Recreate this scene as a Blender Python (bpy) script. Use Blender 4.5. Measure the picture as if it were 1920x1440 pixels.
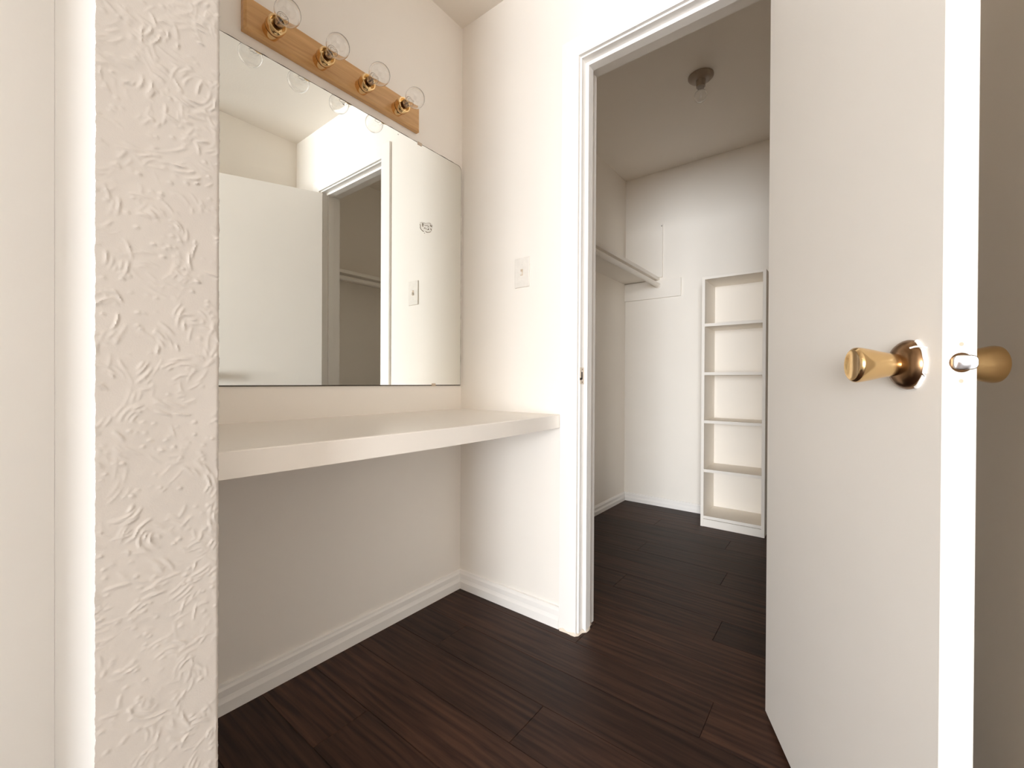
import bpy, bmesh, math, random
import numpy as np
from mathutils import Vector, Matrix
random.seed(7)
rng = np.random.default_rng(11)
S = bpy.context.scene
COL = S.collection
for o in list(bpy.data.objects):
    bpy.data.objects.remove(o)

# ------------------------------------------------------------------ camera
F_PX = 801.68
YAW, PITCH, ROLL = math.radians(37.697), math.radians(0.2608), math.radians(0.2952)
CAM = Vector((-1.311, -1.2886, 0.875))
fw = Vector((math.cos(YAW), math.sin(YAW), 0)); ri = Vector((math.sin(YAW), -math.cos(YAW), 0)); up = Vector((0, 0, 1))
fw2 = fw * math.cos(PITCH) - up * math.sin(PITCH)
up2 = up * math.cos(PITCH) + fw * math.sin(PITCH)
r2 = ri * math.cos(ROLL) + up2 * math.sin(ROLL)
u2 = up2 * math.cos(ROLL) - ri * math.sin(ROLL)
cd = bpy.data.cameras.new('camera')
cd.sensor_width = 36.0
cd.lens = F_PX * 36.0 / 1920.0
cd.clip_start = 0.02
cam = bpy.data.objects.new('camera', cd)
COL.objects.link(cam)
m3 = Matrix((r2, u2, -fw2)).transposed()
cam.matrix_world = Matrix.Translation(CAM) @ m3.to_4x4()
S.camera = cam

# ------------------------------------------------------------------ sky, window daylight, exposure
w = bpy.data.worlds.new('sky'); S.world = w; w.use_nodes = True
bg = w.node_tree.nodes['Background']
bg.inputs['Color'].default_value = (0.82, 0.9, 1.0, 1)
bg.inputs['Strength'].default_value = 1.2

def area_light(name, loc, rot, sx, sy, energy, color):
    l = bpy.data.lights.new(name, 'AREA'); l.shape = 'RECTANGLE'
    l.size = sx; l.size_y = sy; l.energy = energy; l.color = color
    o = bpy.data.objects.new(name, l); COL.objects.link(o)
    o.location = loc; o.rotation_euler = rot
    return o
# daylight entering by the wide bedroom window behind the camera
area_light('daylight_west', (-7.64, -2.65, 1.12), (0, math.radians(-90), 0), 2.04, 2.90, 860, (0.935, 0.965, 1.0))
S.cycles.max_bounces = 16; S.cycles.diffuse_bounces = 12; S.cycles.transmission_bounces = 12
vs = S.view_settings
vs.view_transform = 'Standard'; vs.look = 'None'; vs.gamma = 1.0; vs.use_curve_mapping = False
vs.exposure = -0.03

# ------------------------------------------------------------------ materials
def new_mat(name):
    m = bpy.data.materials.new(name); m.use_nodes = True
    return m, m.node_tree, m.node_tree.nodes['Principled BSDF']
def N(nt, typ, **kw):
    n = nt.nodes.new(typ)
    for k, v in kw.items():
        if k in n.inputs: n.inputs[k].default_value = v
        else: setattr(n, k, v)
    return n
def paint(name, col, rough=0.55, bump=0.15, scale=220.0, dist=0.0006, mottle=0.03):
    m, nt, b = new_mat(name)
    tc = N(nt, 'ShaderNodeTexCoord')
    n1 = N(nt, 'ShaderNodeTexNoise', Scale=scale, Detail=2.0, Roughness=0.55)
    nt.links.new(tc.outputs['Object'], n1.inputs['Vector'])
    bp = N(nt, 'ShaderNodeBump', Strength=bump, Distance=dist)
    nt.links.new(n1.outputs['Fac'], bp.inputs['Height'])
    nt.links.new(bp.outputs['Normal'], b.inputs['Normal'])
    n2 = N(nt, 'ShaderNodeTexNoise', Scale=3.0, Detail=3.0)
    nt.links.new(tc.outputs['Object'], n2.inputs['Vector'])
    mx = N(nt, 'ShaderNodeMix', data_type='RGBA')
    c2 = tuple(max(0, c * (1 - 2 * mottle)) for c in col)
    mx.inputs['A'].default_value = (*col, 1); mx.inputs['B'].default_value = (*c2, 1)
    nt.links.new(n2.outputs['Fac'], mx.inputs['Factor'])
    nt.links.new(mx.outputs['Result'], b.inputs['Base Color'])
    b.inputs['Roughness'].default_value = rough
    return m
def plain(name, col, rough=0.5, metal=0.0, **kw):
    m, nt, b = new_mat(name)
    n2 = N(nt, 'ShaderNodeTexNoise', Scale=60.0, Detail=2.0)
    tc = N(nt, 'ShaderNodeTexCoord'); nt.links.new(tc.outputs['Object'], n2.inputs['Vector'])
    mx = N(nt, 'ShaderNodeMix', data_type='RGBA')
    mx.inputs['A'].default_value = (*col, 1); mx.inputs['B'].default_value = (*[c * 0.88 for c in col], 1)
    nt.links.new(n2.outputs['Fac'], mx.inputs['Factor'])
    nt.links.new(mx.outputs['Result'], b.inputs['Base Color'])
    b.inputs['Roughness'].default_value = rough; b.inputs['Metallic'].default_value = metal
    for k, v in kw.items(): b.inputs[k].default_value = v
    return m
WALLC = (0.91, 0.868, 0.808)
M = {}
M['wall'] = paint('wall_paint', WALLC)
M['ceil'] = paint('ceiling_paint', (0.895, 0.845, 0.775), 0.8, 0.35, 160, 0.001)
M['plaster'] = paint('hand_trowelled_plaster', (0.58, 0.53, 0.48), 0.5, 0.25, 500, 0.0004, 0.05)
M['trim'] = paint('trim_gloss_paint', (0.91, 0.885, 0.85), 0.32, 0.05, 60, 0.0004, 0.015)
M['door'] = paint('door_paint', (0.89, 0.85, 0.795), 0.42, 0.10, 300, 0.0004, 0.03)
M['counter'] = paint('counter_laminate', (0.90, 0.85, 0.785), 0.33, 0.02, 400, 0.0002, 0.015)
M['white'] = paint('return_board_paint', (0.915, 0.905, 0.885), 0.4, 0.05, 200, 0.0003, 0.01)
M['hall'] = paint('hall_paint', (0.87, 0.86, 0.835), 0.45, 0.12)
M['bed'] = paint('bedroom_paint', (0.78, 0.73, 0.67))
M['closet'] = paint('closet_paint', (0.91, 0.862, 0.79), 0.5, 0.1)
M['plate'] = plain('switch_plastic', (0.86, 0.82, 0.76), 0.3)
M['brass'] = plain('polished_brass', (0.86, 0.60, 0.30), 0.12, 1.0)
M['knob'] = plain('lacquered_brass', (0.83, 0.58, 0.29), 0.17, 1.0)
M['bronze'] = plain('tarnished_brass', (0.30, 0.175, 0.09), 0.27, 1.0)
M['chrome'] = plain('chrome', (0.75, 0.74, 0.73), 0.1, 1.0)
M['dark'] = plain('dark_gap', (0.045, 0.03, 0.02), 0.8)
M['shade_tarnish'] = plain('gap_shade_and_tarnish', (0.055, 0.04, 0.025), 0.6)  # painted edge shade of the mirror, also the tone of its desilvered spots
M['clip'] = plain('mirror_clip_plastic', (0.62, 0.50, 0.38), 0.35)
M['caulk'] = plain('cracked_caulk', (0.84, 0.74, 0.62), 0.7)
M['porcelain'] = plain('lampholder_porcelain', (0.40, 0.32, 0.25), 0.35)
M['cream'] = plain('sticker_film', (0.80, 0.74, 0.65), 0.4)
m = M['cream']; nt = m.node_tree; bs = nt.nodes['Principled BSDF']; tr = N(nt, 'ShaderNodeBsdfTransparent'); mxs = N(nt, 'ShaderNodeMixShader'); mxs.inputs[0].default_value = 0.12
nt.links.new(tr.outputs[0], mxs.inputs[1]); nt.links.new(bs.outputs[0], mxs.inputs[2]); nt.links.new(mxs.outputs[0], nt.nodes['Material Output'].inputs['Surface'])
M['ink'] = plain('sticker_ink', (0.20, 0.14, 0.09), 0.5)
M['tung'] = plain('filament_wire', (0.35, 0.33, 0.31), 0.4, 0.8)
m, nt, b = new_mat('mirror_silver')
b.inputs['Base Color'].default_value = (0.93, 0.945, 0.915, 1); b.inputs['Metallic'].default_value = 1; b.inputs['Roughness'].default_value = 0.0
M['mirror'] = m
m, nt, b = new_mat('clear_bulb_glass')
b.inputs['Base Color'].default_value = (1, 1, 1, 1); b.inputs['Roughness'].default_value = 0.0
b.inputs['Transmission Weight'].default_value = 1; b.inputs['IOR'].default_value = 1.45
M['glass'] = m
# oak
m, nt, b = new_mat('honey_oak')
tc = N(nt, 'ShaderNodeTexCoord'); mp = N(nt, 'ShaderNodeMapping'); mp.inputs['Scale'].default_value = (3, 40, 40)
nt.links.new(tc.outputs['Object'], mp.inputs['Vector'])
n1 = N(nt, 'ShaderNodeTexNoise', Scale=2.2, Detail=5.0, Distortion=0.6); nt.links.new(mp.outputs['Vector'], n1.inputs['Vector'])
cr = N(nt, 'ShaderNodeValToRGB'); cr.color_ramp.elements[0].position = 0.3; cr.color_ramp.elements[1].position = 0.72
cr.color_ramp.elements[0].color = (0.56, 0.31, 0.12, 1); cr.color_ramp.elements[1].color = (0.72, 0.44, 0.195, 1)
nt.links.new(n1.outputs['Fac'], cr.inputs['Fac']); nt.links.new(cr.outputs['Color'], b.inputs['Base Color'])
b.inputs['Roughness'].default_value = 0.32
M['oak'] = m
# dark laminate planks
m, nt, b = new_mat('espresso_laminate')
tc = N(nt, 'ShaderNodeTexCoord'); oi = N(nt, 'ShaderNodeObjectInfo')
sc = N(nt, 'ShaderNodeVectorMath', operation='SCALE'); sc.inputs['Scale'].default_value = 37.0
cmb = N(nt, 'ShaderNodeCombineXYZ')
nt.links.new(oi.outputs['Random'], cmb.inputs['X']); nt.links.new(oi.outputs['Random'], cmb.inputs['Y'])
nt.links.new(cmb.outputs['Vector'], sc.inputs[0])
ad = N(nt, 'ShaderNodeVectorMath', operation='ADD'); nt.links.new(tc.outputs['Object'], ad.inputs[0]); nt.links.new(sc.outputs['Vector'], ad.inputs[1])
mp = N(nt, 'ShaderNodeMapping'); mp.inputs['Scale'].default_value = (42, 2.4, 10)
nt.links.new(ad.outputs['Vector'], mp.inputs['Vector'])
n1 = N(nt, 'ShaderNodeTexNoise', Scale=1.4, Detail=7.0, Roughness=0.62, Distortion=0.5); nt.links.new(mp.outputs['Vector'], n1.inputs['Vector'])
mp2 = N(nt, 'ShaderNodeMapping'); mp2.inputs['Scale'].default_value = (11, 0.9, 10); nt.links.new(ad.outputs['Vector'], mp2.inputs['Vector'])
wv = N(nt, 'ShaderNodeTexWave', Scale=0.9, Distortion=14.0, Detail=3.0); wv.inputs['Detail Scale'].default_value = 0.9
nt.links.new(mp2.outputs['Vector'], wv.inputs['Vector'])
cr = N(nt, 'ShaderNodeValToRGB')
cr.color_ramp.elements[0].position = 0.36; cr.color_ramp.elements[1].position = 0.68
cr.color_ramp.elements[0].color = (0.021, 0.0085, 0.005, 1); cr.color_ramp.elements[1].color = (0.066, 0.030, 0.018, 1)
mx0 = N(nt, 'ShaderNodeMix', data_type='FLOAT'); mx0.inputs['Factor'].default_value = 0.13
nt.links.new(n1.outputs['Fac'], mx0.inputs['A']); nt.links.new(wv.outputs['Fac'], mx0.inputs['B'])
nt.links.new(mx0.outputs['Result'], cr.inputs['Fac'])
hv = N(nt, 'ShaderNodeHueSaturation'); nt.links.new(cr.outputs['Color'], hv.inputs['Color'])
mr = N(nt, 'ShaderNodeMapRange'); mr.inputs['To Min'].default_value = 0.72; mr.inputs['To Max'].default_value = 1.35
nt.links.new(oi.outputs['Random'], mr.inputs['Value']); nt.links.new(mr.outputs['Result'], hv.inputs['Value'])
nt.links.new(hv.outputs['Color'], b.inputs['Base Color'])
b.inputs['Roughness'].default_value = 0.5; b.inputs['Specular IOR Level'].default_value = 0.22
bp = N(nt, 'ShaderNodeBump', Strength=0.25, Distance=0.0008); nt.links.new(n1.outputs['Fac'], bp.inputs['Height']); nt.links.new(bp.outputs['Normal'], b.inputs['Normal'])
M['floor'] = m

# ------------------------------------------------------------------ mesh helpers
def box(bm, x0, x1, y0, y1, z0, z1, bev=0.0):
    t = bmesh.new()
    bmesh.ops.create_cube(t, size=1.0)
    for v in t.verts:
        v.co = Vector(((x0 + x1) / 2 + v.co.x * (x1 - x0), (y0 + y1) / 2 + v.co.y * (y1 - y0), (z0 + z1) / 2 + v.co.z * (z1 - z0)))
    if bev:
        bmesh.ops.bevel(t, geom=list(t.edges), offset=bev, segments=2, affect='EDGES', profile=0.5)
    merge(bm, t)
def merge(bm, t):
    me = bpy.data.meshes.new('tmp'); t.to_mesh(me); t.free(); bm.from_mesh(me); bpy.data.meshes.remove(me)
def lathe(bm, prof, org, axis, seg=32, cap=True):
    """prof: list of (distance along axis, radius)"""
    a = Vector(axis).normalized(); h = Vector((0, 0, 1)) if abs(a.z) < 0.9 else Vector((1, 0, 0))
    e1 = a.cross(h).normalized(); e2 = a.cross(e1)
    rings = []
    for d, r in prof:
        c = Vector(org) + a * d
        if r < 1e-6: rings.append([bm.verts.new(c)])
        else: rings.append([bm.verts.new(c + e1 * (r * math.cos(2 * math.pi * i / seg)) + e2 * (r * math.sin(2 * math.pi * i / seg))) for i in range(seg)])
    for A, B in zip(rings, rings[1:]):
        for i in range(seg):
            j = (i + 1) % seg
            if len(A) == 1 and len(B) == 1: continue
            if len(A) == 1: bm.faces.new((A[0], B[i], B[j]))
            elif len(B) == 1: bm.faces.new((A[i], B[0], A[j]))
            else: bm.faces.new((A[i], B[i], B[j], A[j]))
    if cap:
        for R in (rings[0], rings[-1]):
            if len(R) > 2: bm.faces.new(R)
    bmesh.ops.recalc_face_normals(bm, faces=bm.faces)
def extrude_profile(bm, pts, p0, p1, nrm):
    """pts: (out, z) polygon; run from p0 to p1, 'out' along nrm"""
    p0, p1, nrm = Vector(p0), Vector(p1), Vector(nrm)
    A = [bm.verts.new(p0 + nrm * o + Vector((0, 0, z))) for o, z in pts]
    B = [bm.verts.new(p1 + nrm * o + Vector((0, 0, z))) for o, z in pts]
    n = len(pts)
    for i in range(n):
        j = (i + 1) % n
        bm.faces.new((A[i], A[j], B[j], B[i]))
    bm.faces.new(A); bm.faces.new(B[::-1])
    bmesh.ops.recalc_face_normals(bm, faces=bm.faces)
def tube(bm, pts, r, seg=8):
    pts = [Vector(p) for p in pts]; rings = []
    for i, p in enumerate(pts):
        d = (pts[min(i + 1, len(pts) - 1)] - pts[max(i - 1, 0)]).normalized()
        h = Vector((0, 0, 1)) if abs(d.z) < 0.9 else Vector((1, 0, 0))
        e1 = d.cross(h).normalized(); e2 = d.cross(e1)
        rings.append([bm.verts.new(p + e1 * (r * math.cos(2 * math.pi * k / seg)) + e2 * (r * math.sin(2 * math.pi * k / seg))) for k in range(seg)])
    for A, B in zip(rings, rings[1:]):
        for k in range(seg):
            j = (k + 1) % seg; bm.faces.new((A[k], A[j], B[j], B[k]))
    bm.faces.new(rings[0]); bm.faces.new(rings[-1][::-1])
    bmesh.ops.recalc_face_normals(bm, faces=bm.faces)
def obj(name, bm, mat, parent=None, smooth=False, label=None):
    me = bpy.data.meshes.new(name); bm.to_mesh(me); bm.free()
    me.materials.append(M[mat])
    if smooth:
        for p in me.polygons: p.use_smooth = True
        if hasattr(me, 'set_sharp_from_angle'): me.set_sharp_from_angle(angle=math.radians(38))
    o = bpy.data.objects.new(name, me); COL.objects.link(o)
    if parent: o.parent = parent
    if label: o['label'] = label
    return o
def B(name, dims, mat, parent=None, bev=0.0, label=None):
    bm = bmesh.new(); box(bm, *dims, bev=bev)
    return obj(name, bm, mat, parent, label=label)
def tag(o, label, cat, group=None, kind=None):
    o['label'] = label; o['category'] = cat
    if group: o['group'] = group
    if kind: o['kind'] = kind
    return o
def empty(name, loc=(0, 0, 0)):
    o = bpy.data.objects.new(name, None); COL.objects.link(o); o.location = loc
    return o
def copy_tree(o, delta, parent=None):
    c = o.copy(); COL.objects.link(c); c.parent = parent
    if parent is None or delta: c.location = Vector(o.location) + Vector(delta)
    for ch in list(o.children):
        copy_tree(ch, (0, 0, 0), c)
    return c

# ------------------------------------------------------------------ shell dimensions
ZC = 2.376                 # ceiling
XB = 1.737                 # closet back wall
YC = -1.473                # wall behind the open door
YR = -1.62                 # closet far side wall
SX0, SX1, SY = -1.216, -1.094, -0.62    # plaster stub wall
JL, JR, JT = -0.572, -1.172, 1.990      # faces of jambs and head
XW, YS = -7.5, -5.6        # bedroom walls
XE = -0.80                 # end of the wall behind the door

# floor with single planks
fl = B('floor', (XW - .13, XB + .13, YS - .13, .13, -0.05, -0.0095), 'dark')
tag(fl, 'dark espresso wood-look plank floor running from the vanity into the closet', 'floor', kind='structure')
PW, PL = 0.15, 1.22
bm = bmesh.new(); box(bm, -PW / 2 + .0004, PW / 2 - .0004, -PL / 2 + .0004, PL / 2 - .0004, -0.009, 0.0)
bmesh.ops.bevel(bm, geom=[e for e in bm.edges if all(v.co.z > -0.001 for v in e.verts)], offset=0.0008, segments=1, affect='EDGES')
pm = bpy.data.meshes.new('plank'); bm.to_mesh(pm); bm.free(); pm.materials.append(M['floor'])
xk0 = -0.045 - PW / 2 - PW * 18
offs = {}
for c in range(33):
    xc = xk0 + PW * c
    if xc > XB + .06: break
    k = c - 16        # the strip between x -0.495 and -0.345 is k == 0
    joint = -0.655 + ((k * 0.43) % PL)
    y = joint - PL * 5 + PL / 2
    while y < 0.6:
        if -3.4 < y:
            o = bpy.data.objects.new('plank', pm); COL.objects.link(o); o.parent = fl
            o.location = (xc, y, 0)
        y += PL

bx_ = xk0 - PW / 2
bm = bmesh.new(); box(bm, XW - .13, bx_, YS - .13, .13, -0.0094, 0); box(bm, bx_, XB + .13, YS - .13, -4.7, -0.0094, 0)
tag(obj('floor_bedroom', bm, 'floor'), 'dark floor of the bedroom behind the camera', 'floor', kind='structure')

# ceiling
tag(B('ceiling', (XW - .13, XB + .13, YS - .13, .13, ZC, ZC + .1), 'ceil'), 'flat off-white ceiling above the vanity and closet', 'ceiling', kind='structure')

# walls
tag(B('wall_back', (SX1, 0.0, 0, .12, 0, ZC), 'wall'), 'off-white wall carrying the mirror above the vanity counter', 'wall', kind='structure')
bm = bmesh.new()
box(bm, 0, .11, JL + .018, .12, 0, ZC); box(bm, 0, .11, YR - .12, JR - .018, 0, ZC); box(bm, 0, .11, JR - .018, JL + .018, JT + .018, ZC)
tag(obj('wall_right', bm, 'wall'), 'bright off-white wall pierced by the closet doorway', 'wall', kind='structure')
tag(B('wall_front', (XE, 0.0, YC - .12, YC, 0, ZC), 'wall'), 'shaded wall behind the open door', 'wall', kind='structure')
bm = bmesh.new(); box(bm, XE, XE + .12, YS, YC - .12, 0, ZC)
tag(obj('wall_bedroom_right', bm, 'bed'), 'bedroom wall beside the passage to the vanity', 'wall', kind='structure')
tag(B('wall_hall', (XW, SX0 - .0002, -.28, -.16, 0, ZC), 'hall'), 'smooth pale wall at the far left beside the white return', 'wall', kind='structure')
tag(B('wall_light_blocker', (-2.32, -2.2, -.95, -.28, 0, ZC), 'hall'), 'unseen short wall added behind the camera to block window light', 'wall', kind='structure')  # added out of view to shade the left strip, panel and plaster
tag(B('wall_closet_left', (.11, XB, 0, .12, 0, ZC), 'closet'), 'closet side wall behind the hanging shelf', 'wall', kind='structure')
tag(B('wall_closet_back', (XB, XB + .12, YR - .12, .12, 0, ZC), 'closet'), 'closet end wall behind the narrow shelf tower', 'wall', kind='structure')
tag(B('wall_closet_right', (.11, XB, YR - .12, YR, 0, ZC), 'closet'), 'closet side wall seen only in the mirror', 'wall', kind='structure')
# bedroom walls with windows (behind the camera)
def wall_with_window(name, axis, pos, a0, a1, w0, w1, z0, z1, label):
    bm = bmesh.new()
    def bb(p, q, zz0, zz1):
        if axis == 'x': box(bm, pos - .12, pos, p, q, zz0, zz1)
        else: box(bm, p, q, pos - .12, pos, zz0, zz1)
    bb(a0, w0, 0, ZC); bb(w1, a1, 0, ZC); bb(w0, w1, 0, z0); bb(w0, w1, z1, ZC)
    return tag(obj(name, bm, 'bed'), label, 'wall', kind='structure')
WY0, WY1, WZ0, WZ1 = -4.1, -1.2, .10, 2.14
wall_with_window('wall_bedroom_left', 'x', XW, YS - .12, -.16, WY0, WY1, WZ0, WZ1, 'bedroom wall with a wide glazed opening behind the camera')
tag(B('wall_bedroom_front', (XW, XE + .12, YS - .12, YS, 0, ZC), 'bed'), 'plain bedroom wall behind the camera', 'wall', kind='structure')
def window(name, axis, pos, a0, a1, z0, z1, label):
    bm = bmesh.new(); t = .045
    def bb(p, q, zz0, zz1):
        if axis == 'x': box(bm, pos - .09, pos - .04, p, q, zz0, zz1, .003)
        else: box(bm, p, q, pos - .09, pos - .04, zz0, zz1, .003)
    bb(a0, a0 + t, z0, z1); bb(a1 - t, a1, z0, z1); bb(a0 + t, a1 - t, z0, z0 + t); bb(a0 + t, a1 - t, z1 - t, z1)
    mid = (a0 + a1) / 2; bb(mid - t / 2, mid + t / 2, z0 + t, z1 - t)
    return tag(obj(name, bm, 'trim'), label, 'window', kind='structure')
window('window_1', 'x', XW, WY0, WY1, WZ0, WZ1, 'wide white patio window frame on the bedroom wall')

# plaster stub wall with hand-trowelled face (real relief)
W, Hh, RES = SX1 - SX0, ZC, 0.0014
nx, nz = int(W / RES) + 1, int(Hh / RES) + 1
gx = np.linspace(0, W, nx); gz = np.linspace(0, Hh, nz)
hgt = np.zeros((nz, nx))
def ridge(cx, cz, rad, a0, a1, amp, sig):
    steps = max(6, int(abs(a1 - a0) * rad / 0.0012))
    for i, t in enumerate(np.linspace(a0, a1, steps)):
        px = cx + rad * math.cos(t); pz = cz + rad * math.sin(t)
        if px < -.01 or px > W + .01 or pz < 0 or pz > Hh: continue
        i0 = max(0, int((px - .006) / RES)); i1 = min(nx, int((px + .006) / RES) + 2)
        k0 = max(0, int((pz - .006) / RES)); k1 = min(nz, int((pz + .006) / RES) + 2)
        if i1 <= i0 or k1 <= k0: continue
        fade = math.sin(math.pi * (i + .5) / steps) ** .5
        d2 = (gx[None, i0:i1] - px) ** 2 + (gz[k0:k1, None] - pz) ** 2
        hgt[k0:k1, i0:i1] = np.maximum(hgt[k0:k1, i0:i1], amp * fade * np.exp(-d2 / (2 * sig * sig)))
for c in range(620):
    cx, cz = rng.uniform(-.05, W + .05), rng.uniform(0, Hh)
    base = rng.uniform(0, 6.28); r0 = rng.uniform(.010, .055); amp = rng.uniform(.0003, .0010)
    for q in range(rng.integers(3, 9)):
        r = r0 + q * rng.uniform(.0025, .0055); a = base + rng.normal(0, .35); ln = rng.uniform(.004, .024) / r
        ridge(cx, cz, r, a, a + ln, amp * rng.uniform(.5, 1.3), rng.uniform(.0008, .0014))
for c in range(1100):
    px, pz = rng.uniform(0, W), rng.uniform(0, Hh)
    ridge(px, pz, .0012, 0, 3, rng.uniform(.0002, .0009), rng.uniform(.0008, .0016))
low = np.zeros_like(hgt)
for q in range(14):
    kx, kz = rng.normal(0, 60), rng.normal(0, 45)
    low += .00009 * np.sin(kx * gx[None, :] + kz * gz[:, None] + rng.uniform(0, 6.28))
R_ = .005
edge = np.zeros(nx)
for i, x in enumerate(gx):
    d = W - x
    if d < R_: edge[i] = R_ - math.sqrt(max(0, R_ * R_ - (R_ - d) ** 2))
yy = SY - (hgt * 1.5 + low) + edge[None, :]
wob = .0009 * np.convolve(rng.normal(0, 1, nz), np.ones(6) / 6, 'same')
verts = []
for k in range(nz):
    for i in range(nx):
        x = SX0 + gx[i]
        if i == nx - 1: x += wob[k]
        if i == 0: x += wob[nz - 1 - k] * .7 - .0006
        verts.append((x, yy[k, i], gz[k]))
faces = []
for k in range(nz - 1):
    r = k * nx
    for i in range(nx - 1):
        faces.append((r + i, r + i + 1, r + nx + i + 1, r + nx + i))
me = bpy.data.meshes.new('wall_left'); me.from_pydata(verts, [], faces)
bm = bmesh.new(); bm.from_mesh(me)
box(bm, SX0 + .0042, SX1, SY + .0055, .12, 0, ZC)
bpy.data.meshes.remove(me)
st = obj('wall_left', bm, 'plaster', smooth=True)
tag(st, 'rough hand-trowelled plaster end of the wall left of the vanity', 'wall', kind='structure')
tag(B('trim_2', (SX0, SX0 + .004, SY + .0006, -.1602, 0, ZC), 'white'), 'bright white smooth return board left of the rough plaster', 'trim', kind='structure')

# baseboards
BP = [(0, 0), (.014, 0), (.0145, .03), (.012, .038), (.0105, .044), (.0105, .062), (.0075, .069), (.0065, .074), (0, .076)]
def baseboard(name, p0, p1, n, label, sc=1.0):
    bm = bmesh.new(); extrude_profile(bm, [(o, z * sc) for o, z in BP], p0, p1, n)
    return tag(obj(name, bm, 'trim'), label, 'baseboard', kind='structure')
baseboard('baseboard_back', (SX1, 0, 0), (-.0005, 0, 0), (0, -1, 0), 'cream baseboard under the vanity counter along the mirror wall')
baseboard('baseboard_right', (0, -.0005, 0), (0, -.4985, 0), (-1, 0, 0), 'white baseboard between the corner and the closet casing')
baseboard('baseboard_closet_left', (.11, 0, 0), (XB - .0005, 0, 0), (0, -1, 0), 'baseboard along the closet side wall', .8)
baseboard('baseboard_closet_back', (XB, -.0005, 0), (XB, -.604, 0), (-1, 0, 0), 'baseboard along the closet end wall up to the shelf tower', .8)
baseboard('baseboard_front', (XE, YC, 0), (-.001, YC, 0), (0, 1, 0), 'baseboard on the shaded wall behind the door')

# door frame: casing, jambs, stops, strike plate
CT = .012
fr = empty('trim_1', (0, JL, 0)); fr['kind'] = 'structure'
tag(fr, 'white painted casing and jambs framing the closet doorway', 'door frame', kind='structure')
def fpart(name, dims, bev=.0008, mat='trim'):
    o = B(name, dims, mat, fr, bev); o.matrix_parent_inverse = fr.matrix_basis.inverted(); return o
CW = .066; RV = .0055
fpart('side_casing', (-CT, 0, JL + RV, JL + RV + CW + .0015, 0, JT + RV + CW))
fpart('side_casing', (-CT, 0, JR - RV - CW, JR - RV, 0, JT + RV + CW))
fpart('head_casing', (-CT, 0, JR - RV, JL + RV, JT + RV, JT + RV + CW))
fpart('jamb', (0, .112, JL, JL + .018, 0, JT + .018))
fpart('jamb', (0, .112, JR - .018, JR, 0, JT + .018))
fpart('head_jamb', (0, .112, JR, JL, JT, JT + .018))
fpart('door_stop', (.029, .063, JL - .012, JL, 0, JT))
fpart('door_stop', (.042, .076, JR, JR + .012, 0, JT))
fpart('door_stop', (.029, .063, JR + .012, JL - .012, JT - .012, JT))
fpart('side_casing', (.112, .124, JL + RV, JL + RV + CW, 0, JT + RV + CW))
fpart('side_casing', (.112, .124, JR - RV - CW, JR - RV, 0, JT + RV + CW))
fpart('head_casing', (.112, .124, JR - RV, JL + RV, JT + RV, JT + RV + CW))
sp = fpart('strike_plate', (-.003, .026, JL - .0016, JL - .0001, .869, .927), .0006, 'caulk')
hole = fpart('latch_hole', (.006, .015, JL - .0019, JL - .0012, .885, .911), 0, 'dark')
fpart('latch_hole', (-.0035, .008, JL - .0019, JL - .0012, .883, .891), 0, 'dark')
for z in (.876, .920):
    bm = bmesh.new(); lathe(bm, [(0, .0026), (.0004, .0026), (.0006, 0)], (.013, JL - .0015, z), (0, -1, 0), 12)
    o = obj('screw', bm, 'bronze', fr); o.matrix_parent_inverse = fr.matrix_basis.inverted()
# lumpy cracked caulk at the foot of the casing
bm = bmesh.new()
foot = [(-.013, -.50), (-.018, -.506), (-.0165, -.52), (-.0155, -.535), (-.0175, -.552), (-.0165, -.565), (-.006, -.574), (.006, -.5745), (.02, -.576), (.031, -.586), (.045, -.5875), (.06, -.586), (.072, -.578), (.09, -.576)]
inn = [(-.011, -.50), (-.011, -.506), (-.011, -.52), (-.011, -.535), (-.011, -.552), (-.011, -.563), (-.002, -.570), (.006, -.571), (.02, -.571), (.031, -.582), (.045, -.583), (.06, -.583), (.066, -.571), (.09, -.571)]
va = [bm.verts.new((x, y, .0)) for x, y in foot]; vb = [bm.verts.new((x, y, .005 + .004 * ((i * 7) % 3))) for i, (x, y) in enumerate(inn)]
vm = [bm.verts.new((x * .7 + a * .3, y * .7 + c * .3, .0035)) for (x, y), (a, c) in zip(foot, inn)]
for i in range(len(va) - 1):
    bm.faces.new((va[i], va[i + 1], vm[i + 1], vm[i])); bm.faces.new((vm[i], vm[i + 1], vb[i + 1], vb[i]))
o = obj('caulk', bm, 'caulk', fr, True); o.matrix_parent_inverse = fr.matrix_basis.inverted()

# ------------------------------------------------------------------ open closet door (local: x from hinge to latch, y thickness towards far side)
TH = math.radians(23.6)
DW, DT, DZ0, DZ1 = .628, .034, .012, 1.974
dface = Vector((-.011, -1.133, 0))           # hinge end of the face seen by the camera
d = Vector((-math.cos(TH), -math.sin(TH), 0)); n = Vector((-math.sin(TH), math.cos(TH), 0))
bm = bmesh.new(); box(bm, 0, DW, -DT, 0, DZ0, DZ1, .0022)
door = obj('door_1', bm, 'door')
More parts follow.
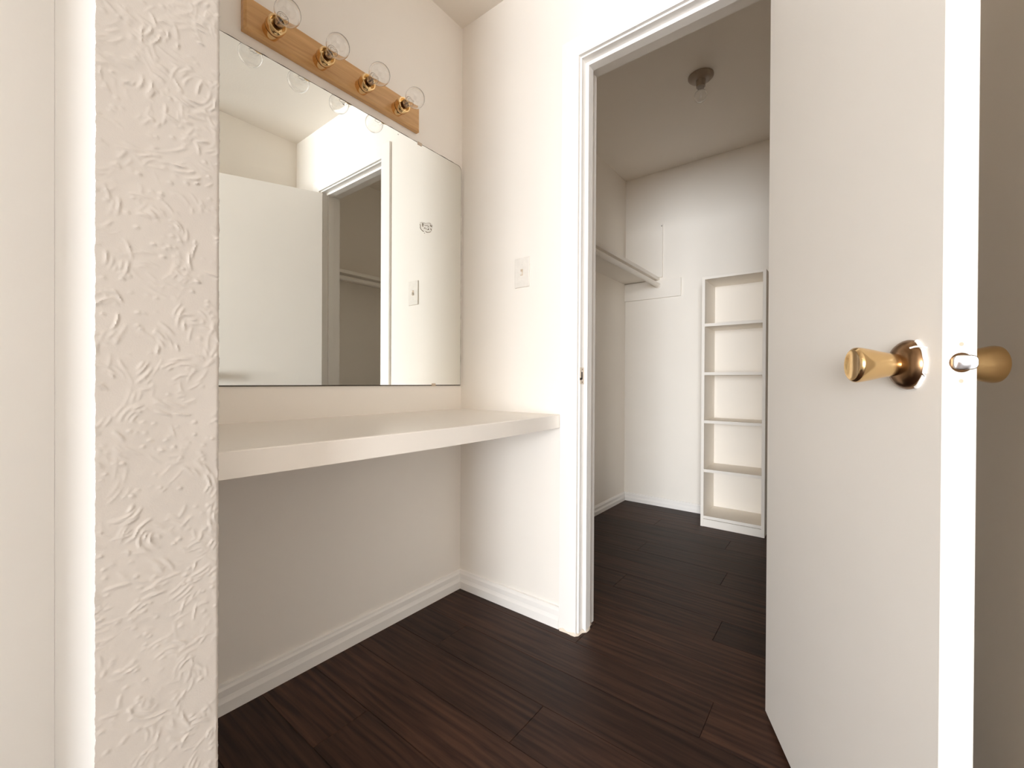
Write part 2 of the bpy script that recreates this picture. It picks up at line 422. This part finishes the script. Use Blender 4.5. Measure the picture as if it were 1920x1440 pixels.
# local +x -> d, local +y -> n, local +z -> z ; (d x n) must point to +z or -z
dm = Matrix(((d.x, n.x, 0, dface.x), (d.y, n.y, 0, dface.y), (0, 0, 1, 0), (0, 0, 0, 1)))
door.data.transform(dm); 
if dm.to_3x3().determinant() < 0: door.data.flip_normals()
tag(door, 'plain white slab door swung open at the right, brass knob near its edge', 'door', kind='structure')
def dpart(name, bm, mat, parent=door, smooth=True, label=None):
    bmesh.ops.transform(bm, matrix=dm, verts=bm.verts)
    bmesh.ops.recalc_face_normals(bm, faces=bm.faces)
    return obj(name, bm, mat, parent, smooth, label)
KX, KZ = DW - .062, .901
ROS = [(0, .0332), (.0025, .0333), (.0055, .0322), (.0085, .0303), (.0115, .0275), (.014, .0240), (.0160, .0195), (.0172, .0145), (.0175, 0)]
KNB = [(.0145, .0), (.0145, .0150), (.020, .0155), (.026, .0165), (.035, .0185), (.046, .0215), (.056, .0236), (.0605, .0242), (.064, .0237), (.0665, .0212), (.0665, .0195), (.065, .0165), (.0648, 0)]
for sgn, y0 in ((1, 0.0), (-1, -DT)):
    bm = bmesh.new(); lathe(bm, [(0, 0)] + ROS, (KX, y0, KZ), (0, sgn, 0), 40, cap=False)
    ro = dpart('rosette', bm, 'bronze', label='dark tarnished brass rosette')
    bm = bmesh.new(); lathe(bm, KNB if sgn > 0 else [(q * .92, w_) for q, w_ in KNB], (KX, y0, KZ), (0, sgn, 0), 40, cap=False)
    dpart('door_knob', bm, 'knob', label='flared tulip-shaped brass knob')
# sloppy paint ring on the latch side of the rosette
bm = bmesh.new(); pts = []
for i in range(22):
    a = math.radians(-62 + 124 * i / 21); rr = .0337 + .0006 * math.sin(i * 1.3)
    pts.append((KX + rr * math.cos(a), .0012, KZ + rr * math.sin(a)))
tube(bm, pts, .0025, 8); dpart('paint_smear', bm, 'trim')
bm = bmesh.new(); pts = [(KX + .020 + .0035 * i, .0105 - .0024 * i, KZ + .021 + .0016 * math.sin(i * .9)) for i in range(5)]
tube(bm, pts, .0012, 8); dpart('paint_smear', bm, 'trim')
# latch plate and bolt on the edge
bm = bmesh.new(); box(bm, DW, DW + .0012, -DT + .005, -.006, KZ - .032, KZ + .030, .0005)
lp = dpart('latch_plate', bm, 'door', smooth=False)
for z in (-.022, .022):
    bm = bmesh.new(); lathe(bm, [(0, .0025), (.0005, .0022), (.0005, 0)], (DW + .0011, -DT / 2, KZ + z), (1, 0, 0), 12)
    dpart('screw', bm, 'clip', lp)
bm = bmesh.new(); lathe(bm, [(0, 0), (0, .0118), (.0006, .0118), (.0006, 0)], (DW + .0011, -DT / 2, KZ), (1, 0, 0), 24, cap=False)
dpart('bolt_hole', bm, 'bronze', lp)
bm = bmesh.new()   # slanted latch bolt with rounded sides
A, Bv, Cv = [], [], []
for i in range(28):
    a = 2 * math.pi * i / 28; cy_, cz_ = math.cos(a), math.sin(a)
    sx = math.copysign(abs(cy_) ** .6, cy_); sz = math.copysign(abs(cz_) ** .6, cz_)
    y_ = -DT / 2 + .0098 * sx; z_ = .0088 * sz; t_ = (1 - sx) / 2
    A.append(bm.verts.new((DW + .0010, y_, KZ + z_)))
    Bv.append(bm.verts.new((DW + .0035 + .0085 * t_, y_, KZ + z_)))
    Cv.append(bm.verts.new((DW + .0048 + .0085 * t_, -DT / 2 + (y_ + DT / 2) * .84, KZ + z_ * .84)))
for P, Q in ((A, Bv), (Bv, Cv)):
    for i in range(28):
        j = (i + 1) % 28; bm.faces.new((P[i], P[j], Q[j], Q[i]))
bm.faces.new(Cv); bm.faces.new(A[::-1])
dpart('latch_bolt', bm, 'chrome')
for z in (.22, 1.0, 1.76):
    bm = bmesh.new(); lathe(bm, [(0, 0), (0, .005), (.078, .005), (.078, 0)], (-.003, -DT - .002, z), (0, 0, 1), 16, cap=False)
    dpart('hinge', bm, 'trim')

# ------------------------------------------------------------------ vanity counter
vc = empty('vanity_counter', (SX1, 0, .713))
tag(vc, 'long cream counter hung between the walls beneath the mirror', 'counter')
ZT = .760; YF = -.497
def bowy(x, y): 
    t = (x - SX1) / (0 - SX1); return y - .020 * math.sin(math.pi * t) ** 1.0
def slab(name, y0, y1, z0, z1, mat, label=None):
    bm = bmesh.new(); nn = 24; rows = []
    for i in range(nn + 1):
        x = SX1 + .0005 + (-.001 - SX1) * i / nn
        f = bowy(x, y1); bk = y0 if y0 > -.1 else bowy(x, y0)
        rows.append([bm.verts.new((x, bk, z0)), bm.verts.new((x, f, z0)), bm.verts.new((x, f - .0, z1 - .002)), bm.verts.new((x, f + .002, z1)), bm.verts.new((x, bk, z1))])
    for a, b_ in zip(rows, rows[1:]):
        for k in range(5):
            j = (k + 1) % 5; bm.faces.new((a[k], a[j], b_[j], b_[k]))
    bm.faces.new(rows[0]); bm.faces.new(rows[-1][::-1])
    bmesh.ops.recalc_face_normals(bm, faces=bm.faces)
    o = obj(name, bm, mat, vc, True, label); o.matrix_parent_inverse = vc.matrix_basis.inverted(); return o
slab('countertop', -.0005, YF + .0125, ZT - .019, ZT, 'counter')
slab('front_edge', YF + .012, YF, ZT - .0455, ZT, 'counter', 'pale laminate front edge')
# wall support battens under the top
o = B('support_batten', (SX1 + .02, -.02, -.0195, -.0005, ZT - .045, ZT - .0195), 'counter', vc); o.matrix_parent_inverse = vc.matrix_basis.inverted()

# ------------------------------------------------------------------ wall mirror
mx0_, mx1_, mz0, mz1 = SX1 + .006, -.0105, .8625, 1.782
mi = empty('wall_mirror', ((mx0_ + mx1_) / 2, -.003, mz0))
tag(mi, 'large frameless mirror above the counter with worn silvering and a painted dark shadow gap at its edges', 'mirror')
def mpart(o): o.matrix_parent_inverse = mi.matrix_basis.inverted(); return o
def outline(grow, jag=0.0):
    pts = []; r = .018
    pts += [(mx0_ - grow, mz0 - grow), (mx1_ + grow, mz0 - grow)]
    zz = mz0
    for i in range(1, 60):
        pts.append((mx1_ + grow + jag * rng.uniform(-1, 1) * .5, mz0 + (mz1 - r - mz0) * i / 60))
    for i in range(7):
        a = math.pi / 2 * i / 6
        pts.append((mx1_ - r * 1.0 + r * math.cos(a) + grow, mz1 - r + r * math.sin(a) + grow))
    for i in range(1, 60):
        pts.append((mx1_ - r - (mx1_ - r - mx0_) * i / 60, mz1 + grow + jag * rng.uniform(-1, 1)))
    pts.append((mx0_ - grow, mz1 + grow))
    return pts
def plate(name, pts, y0, y1, mat):
    bm = bmesh.new(); a = [bm.verts.new((x, y0, z)) for x, z in pts]; c = [bm.verts.new((x, y1, z)) for x, z in pts]
    nn = len(pts)
    for i in range(nn):
        j = (i + 1) % nn; bm.faces.new((a[i], a[j], c[j], c[i]))
    bm.faces.new(a); bm.faces.new(c[::-1]); bmesh.ops.recalc_face_normals(bm, faces=bm.faces)
    return mpart(obj(name, bm, mat, mi))
plate('shadow_gap_backing', outline(.0034, .0012), -.0008, -.0040, 'shade_tarnish')  # oversized dark rim paints the shadow gap round the glass, plus ragged silvering
plate('mirror_glass', outline(0), -.0041, -.0062, 'mirror')
for i, (x, z, ww) in enumerate(((-1.02, mz0, .022), (-.16, mz0, .018), (-.235, mz1, .02), (-.99, mz1, .02))):
    s = 1 if i < 2 else -1
    bm = bmesh.new(); box(bm, x - ww / 2, x + ww / 2, -.0088, -.0012, z - .0045 * s if s > 0 else z - .006, z + .006 if s > 0 else z + .0045, .001)
    mpart(obj('mirror_clip', bm, 'clip', mi))
for (x, z, r) in ((-.905, 1.742, .003), (-.93, 1.765, .004), (-.55, 1.770, .003), (-.335, 1.772, .0022), (-1.0, 1.775, .004)):
    bm = bmesh.new(); pts = [bm.verts.new((x + r * (1 + .5 * math.sin(k * 2.3)) * math.cos(k * .785), -.0064, z + r * .6 * (1 + .4 * math.cos(k * 1.7)) * math.sin(k * .785))) for k in range(8)]
    bm.faces.new(pts); mpart(obj('desilvered_spot', bm, 'shade_tarnish', mi))

# small sticker on the mirror
stx, stz = -.234, 1.452
stk = empty('mirror_sticker', (stx + .03, -.0064, stz)); SWd, SHt = .064, .040
tag(stk, 'tiny cream sticker with brown outline and lettering on the mirror', 'sticker')
def sp_(u, v, y): return (stx + SWd * u, y, stz + SHt * (1 - v) + .015 * (u - .5))
def spart(o): o.matrix_parent_inverse = stk.matrix_basis.inverted(); return o
U = lambda L: [((x - 200) / 900.0, (y - 360) / 800.0) for x, y in L]
shape = U([(230, 420), (330, 370), (470, 380), (620, 440), (740, 400), (860, 380), (990, 410), (1090, 480), (1140, 600), (1110, 760), (1060, 900), (1000, 1020), (880, 1100), (740, 1130), (620, 1050), (500, 1060), (390, 1010), (300, 900), (245, 790), (255, 640), (225, 520)])
bm = bmesh.new(); bm.faces.new([bm.verts.new(sp_(u, v, -.0066)) for u, v in shape]); spart(obj('sticker_film', bm, 'cream', stk))
def stroke(L, r=.0011, name='letter_stroke'):
    bm = bmesh.new(); tube(bm, [sp_(u, v, -.0067) for u, v in U(L)], r * .75, 6); spart(obj(name, bm, 'ink', stk))
stroke([(225, 520), (255, 640), (245, 790), (300, 900), (390, 1010), (500, 1070)], .0013, 'outline')
stroke([(230, 440), (330, 370), (470, 385), (620, 440), (740, 405), (860, 380), (990, 410)], .0007, 'outline')
stroke([(610, 1050), (740, 1130), (880, 1105), (1000, 1040)], .0012, 'outline')
stroke([(385, 450), (400, 580), (440, 700)], .0015); stroke([(390, 450), (470, 480), (480, 560), (410, 590)], .0012)
stroke([(540, 560), (600, 600), (660, 570)], .0009); stroke([(650, 590), (720, 590), (780, 550)], .0009); stroke([(760, 660), (820, 690), (850, 600)], .0010)
stroke([(960, 490), (980, 600), (1030, 660), (1060, 600), (1040, 540)], .0016)
stroke([(510, 790), (590, 800)], .0016); stroke([(640, 830), (690, 870)], .0009); stroke([(760, 910), (810, 810), (850, 900), (780, 890)], .0011); stroke([(960, 820), (1000, 830), (1030, 960)], .0014)
stroke([(525, 1170), (550, 1190)], .0014, 'ink_dot')

# ------------------------------------------------------------------ vanity light bar
lb = empty('vanity_light_bar', (-.5465, 0, 1.80))
tag(lb, 'honey oak light bar with four clear globe bulbs above the mirror', 'light fixture')
def lpart(o): o.matrix_parent_inverse = lb.matrix_basis.inverted(); return o
bx0, bx1, bz0, bz1, by = -.846, -.247, 1.816, 1.909, -.022
bm = bmesh.new(); box(bm, bx0, bx1, by, -.0005, bz0, bz1)
ed = [e for e in bm.edges if all(abs(v.co.y - by) < 1e-5 for v in e.verts)]
bmesh.ops.bevel(bm, geom=ed, offset=.006, segments=1, affect='EDGES')
lpart(obj('oak_backplate', bm, 'oak', lb))
bxs = (-.780, -.638, -.497, -.355); BZ = 1.846
def socket_bulb():
    bm = bmesh.new(); lathe(bm, [(0, 0), (0, .0225), (.019, .0225), (.019, 0)], (0, by, 0), (0, -1, 0), 32, cap=False)
    s = obj('lamp_socket', bm, 'brass', None, True)
    bm = bmesh.new(); lathe(bm, [(.019, .019), (.0225, .019)], (0, by, 0), (0, -1, 0), 24); obj('socket_groove', bm, 'dark', s, True)
    bm = bmesh.new(); lathe(bm, [(.0225, 0), (.0225, .0235), (.024, .0245), (.044, .0245), (.046, .0235), (.046, .0200), (.036, .0195), (.036, 0)], (0, by, 0), (0, -1, 0), 32, cap=False); obj('socket_cup', bm, 'brass', s, True)
    # globe: outer and inner skin
    bm = bmesh.new(); R = .0325; cy = .052 + .0500
    outer = [(.034, .0128), (.052, .0132), (.064, .0138)]
    a0 = math.asin(.0155 / R)
    for i in range(21):
        a = a0 + (math.pi - a0) * i / 20
        outer.append((cy - R * math.cos(a), max(R * math.sin(a), 0)))
    outer[-1] = (cy + R, 0)
    lathe(bm, outer, (0, by, 0), (0, -1, 0), 40, cap=False)
    inner = [(d_, max(r_ - .0009, 0)) for d_, r_ in outer[:-1]] + [(cy + R - .0009, 0)]
    t = bmesh.new(); lathe(t, inner, (0, by, 0), (0, -1, 0), 40, cap=False); bmesh.ops.reverse_faces(t, faces=t.faces); merge(bm, t)
    g = obj('globe_bulb', bm, 'glass', None, True)
    bm = bmesh.new(); lathe(bm, [(.035, 0), (.035, .0118), (.050, .0118), (.052, .009), (.052, 0)], (0, by, 0), (0, -1, 0), 24, cap=False); obj('screw_base', bm, 'bronze', g, True)
    bm = bmesh.new(); tube(bm, [(0, by - .036, 0), (0, by - .068, 0)], .0016, 8)
    tube(bm, [(-.001, by - .060, 0), (-.011, by - .083, .001), (-.006, by - .087, 0), (0, by - .084, -.001), (.006, by - .087, 0), (.011, by - .083, .001), (.001, by - .060, 0)], .0005, 6)
    obj('filament', bm, 'tung', g)
    return s, g
s0, g0 = socket_bulb()
for i, x in enumerate(bxs):
    for src in (s0, g0):
        c = src if i == 0 else src.copy()
        if i: COL.objects.link(c)
        c.parent = lb; c.location = Vector((x, 0, BZ)) - lb.location
        if i:
            for ch in src.children:
                k = ch.copy(); COL.objects.link(k); k.parent = c

# ------------------------------------------------------------------ light switch
sw = empty('light_switch', (0, -.3235, 1.291))
tag(sw, 'white toggle light switch plate on the wall beside the doorway', 'light switch')
def swp(o): o.matrix_parent_inverse = sw.matrix_basis.inverted(); return o
bm = bmesh.new(); box(bm, -.0055, -.0004, -.3575, -.2895, 1.2345, 1.3475, .0022); swp(obj('cover_plate', bm, 'plate', sw))
bm = bmesh.new(); box(bm, -.0060, -.0056, -.3290, -.3180, 1.279, 1.303); swp(obj('toggle_slot', bm, 'clip', sw))
bm = bmesh.new(); box(bm, -.0150, -.0052, -.3268, -.3202, 1.281, 1.292, .0012); swp(obj('toggle', bm, 'plate', sw))
for z in (1.261, 1.321):
    bm = bmesh.new(); lathe(bm, [(0, 0), (0, .003), (.0008, .0028), (.0012, 0)], (-.0054, -.3235, z), (-1, 0, 0), 16, cap=False); swp(obj('screw', bm, 'plate', sw, True))

# ------------------------------------------------------------------ closet fittings
def closet_shelf(name, y_wall, sgn, label):
    e = empty(name, (XB / 2, y_wall, 1.6)); tag(e, label, 'shelf')
    def pp(o): o.matrix_parent_inverse = e.matrix_basis.inverted(); return o
    ya, yb = sorted((y_wall + sgn * .0005, y_wall + sgn * .240))
    pp(B('shelf_board', (.1105, XB - .0005, ya, yb, 1.606, 1.622), 'closet', e, .001))
    ya, yb = sorted((y_wall + sgn * .2401, y_wall + sgn * .256))
    pp(B('front_nosing', (.1105, XB - .0005, ya, yb, 1.599, 1.623), 'closet', e, .002))
    return e
closet_shelf('closet_shelf', 0, -1, 'long off-white shelf above the hanging rod on the closet side wall')
closet_shelf('closet_shelf', YR, 1, 'closet shelf on the far side wall, seen only in the mirror')
def closet_rod(y, label):
    e = empty('closet_rod', (XB / 2, y, 1.566)); tag(e, label, 'closet rod')
    bm = bmesh.new(); lathe(bm, [(0, 0), (0, .0165), (XB - .135, .0165), (XB - .135, 0)], (.118, y, 1.566), (1, 0, 0), 24, cap=False)
    o = obj('rod', bm, 'closet', e, True); o.matrix_parent_inverse = e.matrix_basis.inverted()
    for x0, ax in ((XB - .0185, -1), (.1105, 1)):
        bm = bmesh.new(); lathe(bm, [(0, 0), (0, .022), (.004, .022), (.006, .0185), (.012, .0185), (.012, 0)], (x0, y, 1.566), (ax, 0, 0), 24, cap=False)
        o = obj('rod_cup', bm, 'closet', e, True); o.matrix_parent_inverse = e.matrix_basis.inverted()
closet_rod(-.250, 'thick off-white hanging rod under the closet shelf')
closet_rod(YR + .250, 'hanging rod on the far closet wall, seen only in the mirror')
tag(B('shelf_cleat', (XB - .018, XB - .0004, -.406, -.0005, 1.476, 1.6015), 'closet', None, .0012), 'flat off-white board on the closet end wall holding the shelf and rod', 'cleat')
wb = empty('nailed_panel', (XB, -.14, 1.63)); tag(wb, 'thin off-white panel nailed to the closet end wall above the shelf', 'panel')
o = B('panel_board', (XB - .015, XB - .0004, -.278, -.011, 1.6235, 2.0), 'closet', wb, .0008); o.matrix_parent_inverse = wb.matrix_basis.inverted()
bm = bmesh.new(); lathe(bm, [(0, 0), (0, .0035), (.001, .003), (.001, 0)], (XB - .0148, -.272, 1.982), (-1, 0, 0), 12, cap=False)
o = obj('nail_head', bm, 'dark', wb); o.matrix_parent_inverse = wb.matrix_basis.inverted()

# narrow shelf tower
ux0, uy0, uy1, uz = 1.470, -.605, -.946, 1.522
un = empty('shelf_tower', ((ux0 + XB) / 2, (uy0 + uy1) / 2, 0))
tag(un, 'narrow tall off-white shelf tower with five open compartments in the closet', 'bookcase')
def upart(name, dims, bev=.0008):
    o = B(name, dims, 'closet', un, bev); o.matrix_parent_inverse = un.matrix_basis.inverted(); return o
tt = .017
upart('side_panel', (ux0, XB - .0005, uy0 - tt, uy0, 0, uz))
upart('side_panel', (ux0, XB - .0005, uy1, uy1 + tt, 0, uz))
upart('top_board', (ux0, XB - .0005, uy1 + tt, uy0 - tt, uz - .016, uz))
upart('back_panel', (XB - .006, XB - .0006, uy1 + tt, uy0 - tt, .06, uz - .016))
for z in (1.237, .941, .648, .350, .066):
    upart('shelf', (ux0 + .001, XB - .0065, uy1 + tt, uy0 - tt, z - .018, z))
upart('toe_board', (ux0 + .002, ux0 + .016, uy1 + tt, uy0 - tt, 0, .0455))

# closet ceiling lampholder
ll = empty('closet_ceiling_light', (.91, -.73, ZC)); tag(ll, 'small round lampholder with bare bulb on the closet ceiling', 'ceiling light')
def lp2(o): o.matrix_parent_inverse = ll.matrix_basis.inverted(); return o
bm = bmesh.new(); lathe(bm, [(0.0004, 0), (.0004, .058), (.006, .058), (.016, .048), (.022, .030), (.024, 0)], (.91, -.73, ZC), (0, 0, -1), 36, cap=False); lp2(obj('base', bm, 'porcelain', ll, True))
bm = bmesh.new(); lathe(bm, [(.022, 0), (.022, .022), (.052, .0205), (.053, .0165), (.053, 0)], (.91, -.73, ZC), (0, 0, -1), 28, cap=False); lp2(obj('socket', bm, 'porcelain', ll, True))
bm = bmesh.new()
prof = [(.050, .013), (.062, .0135)]
for i in range(15):
    a = math.asin(.016 / .03) + (math.pi - math.asin(.016 / .03)) * i / 14
    prof.append((.096 - .03 * math.cos(a), .03 * math.sin(a)))
prof[-1] = (.126, 0)
lathe(bm, prof, (.91, -.73, ZC), (0, 0, -1), 28, cap=False)
t = bmesh.new(); lathe(t, [(q, max(r - .0009, 0)) for q, r in prof[:-1]] + [(.1251, 0)], (.91, -.73, ZC), (0, 0, -1), 28, cap=False); bmesh.ops.reverse_faces(t, faces=t.faces); merge(bm, t)
lp2(obj('bulb', bm, 'glass', ll, True))
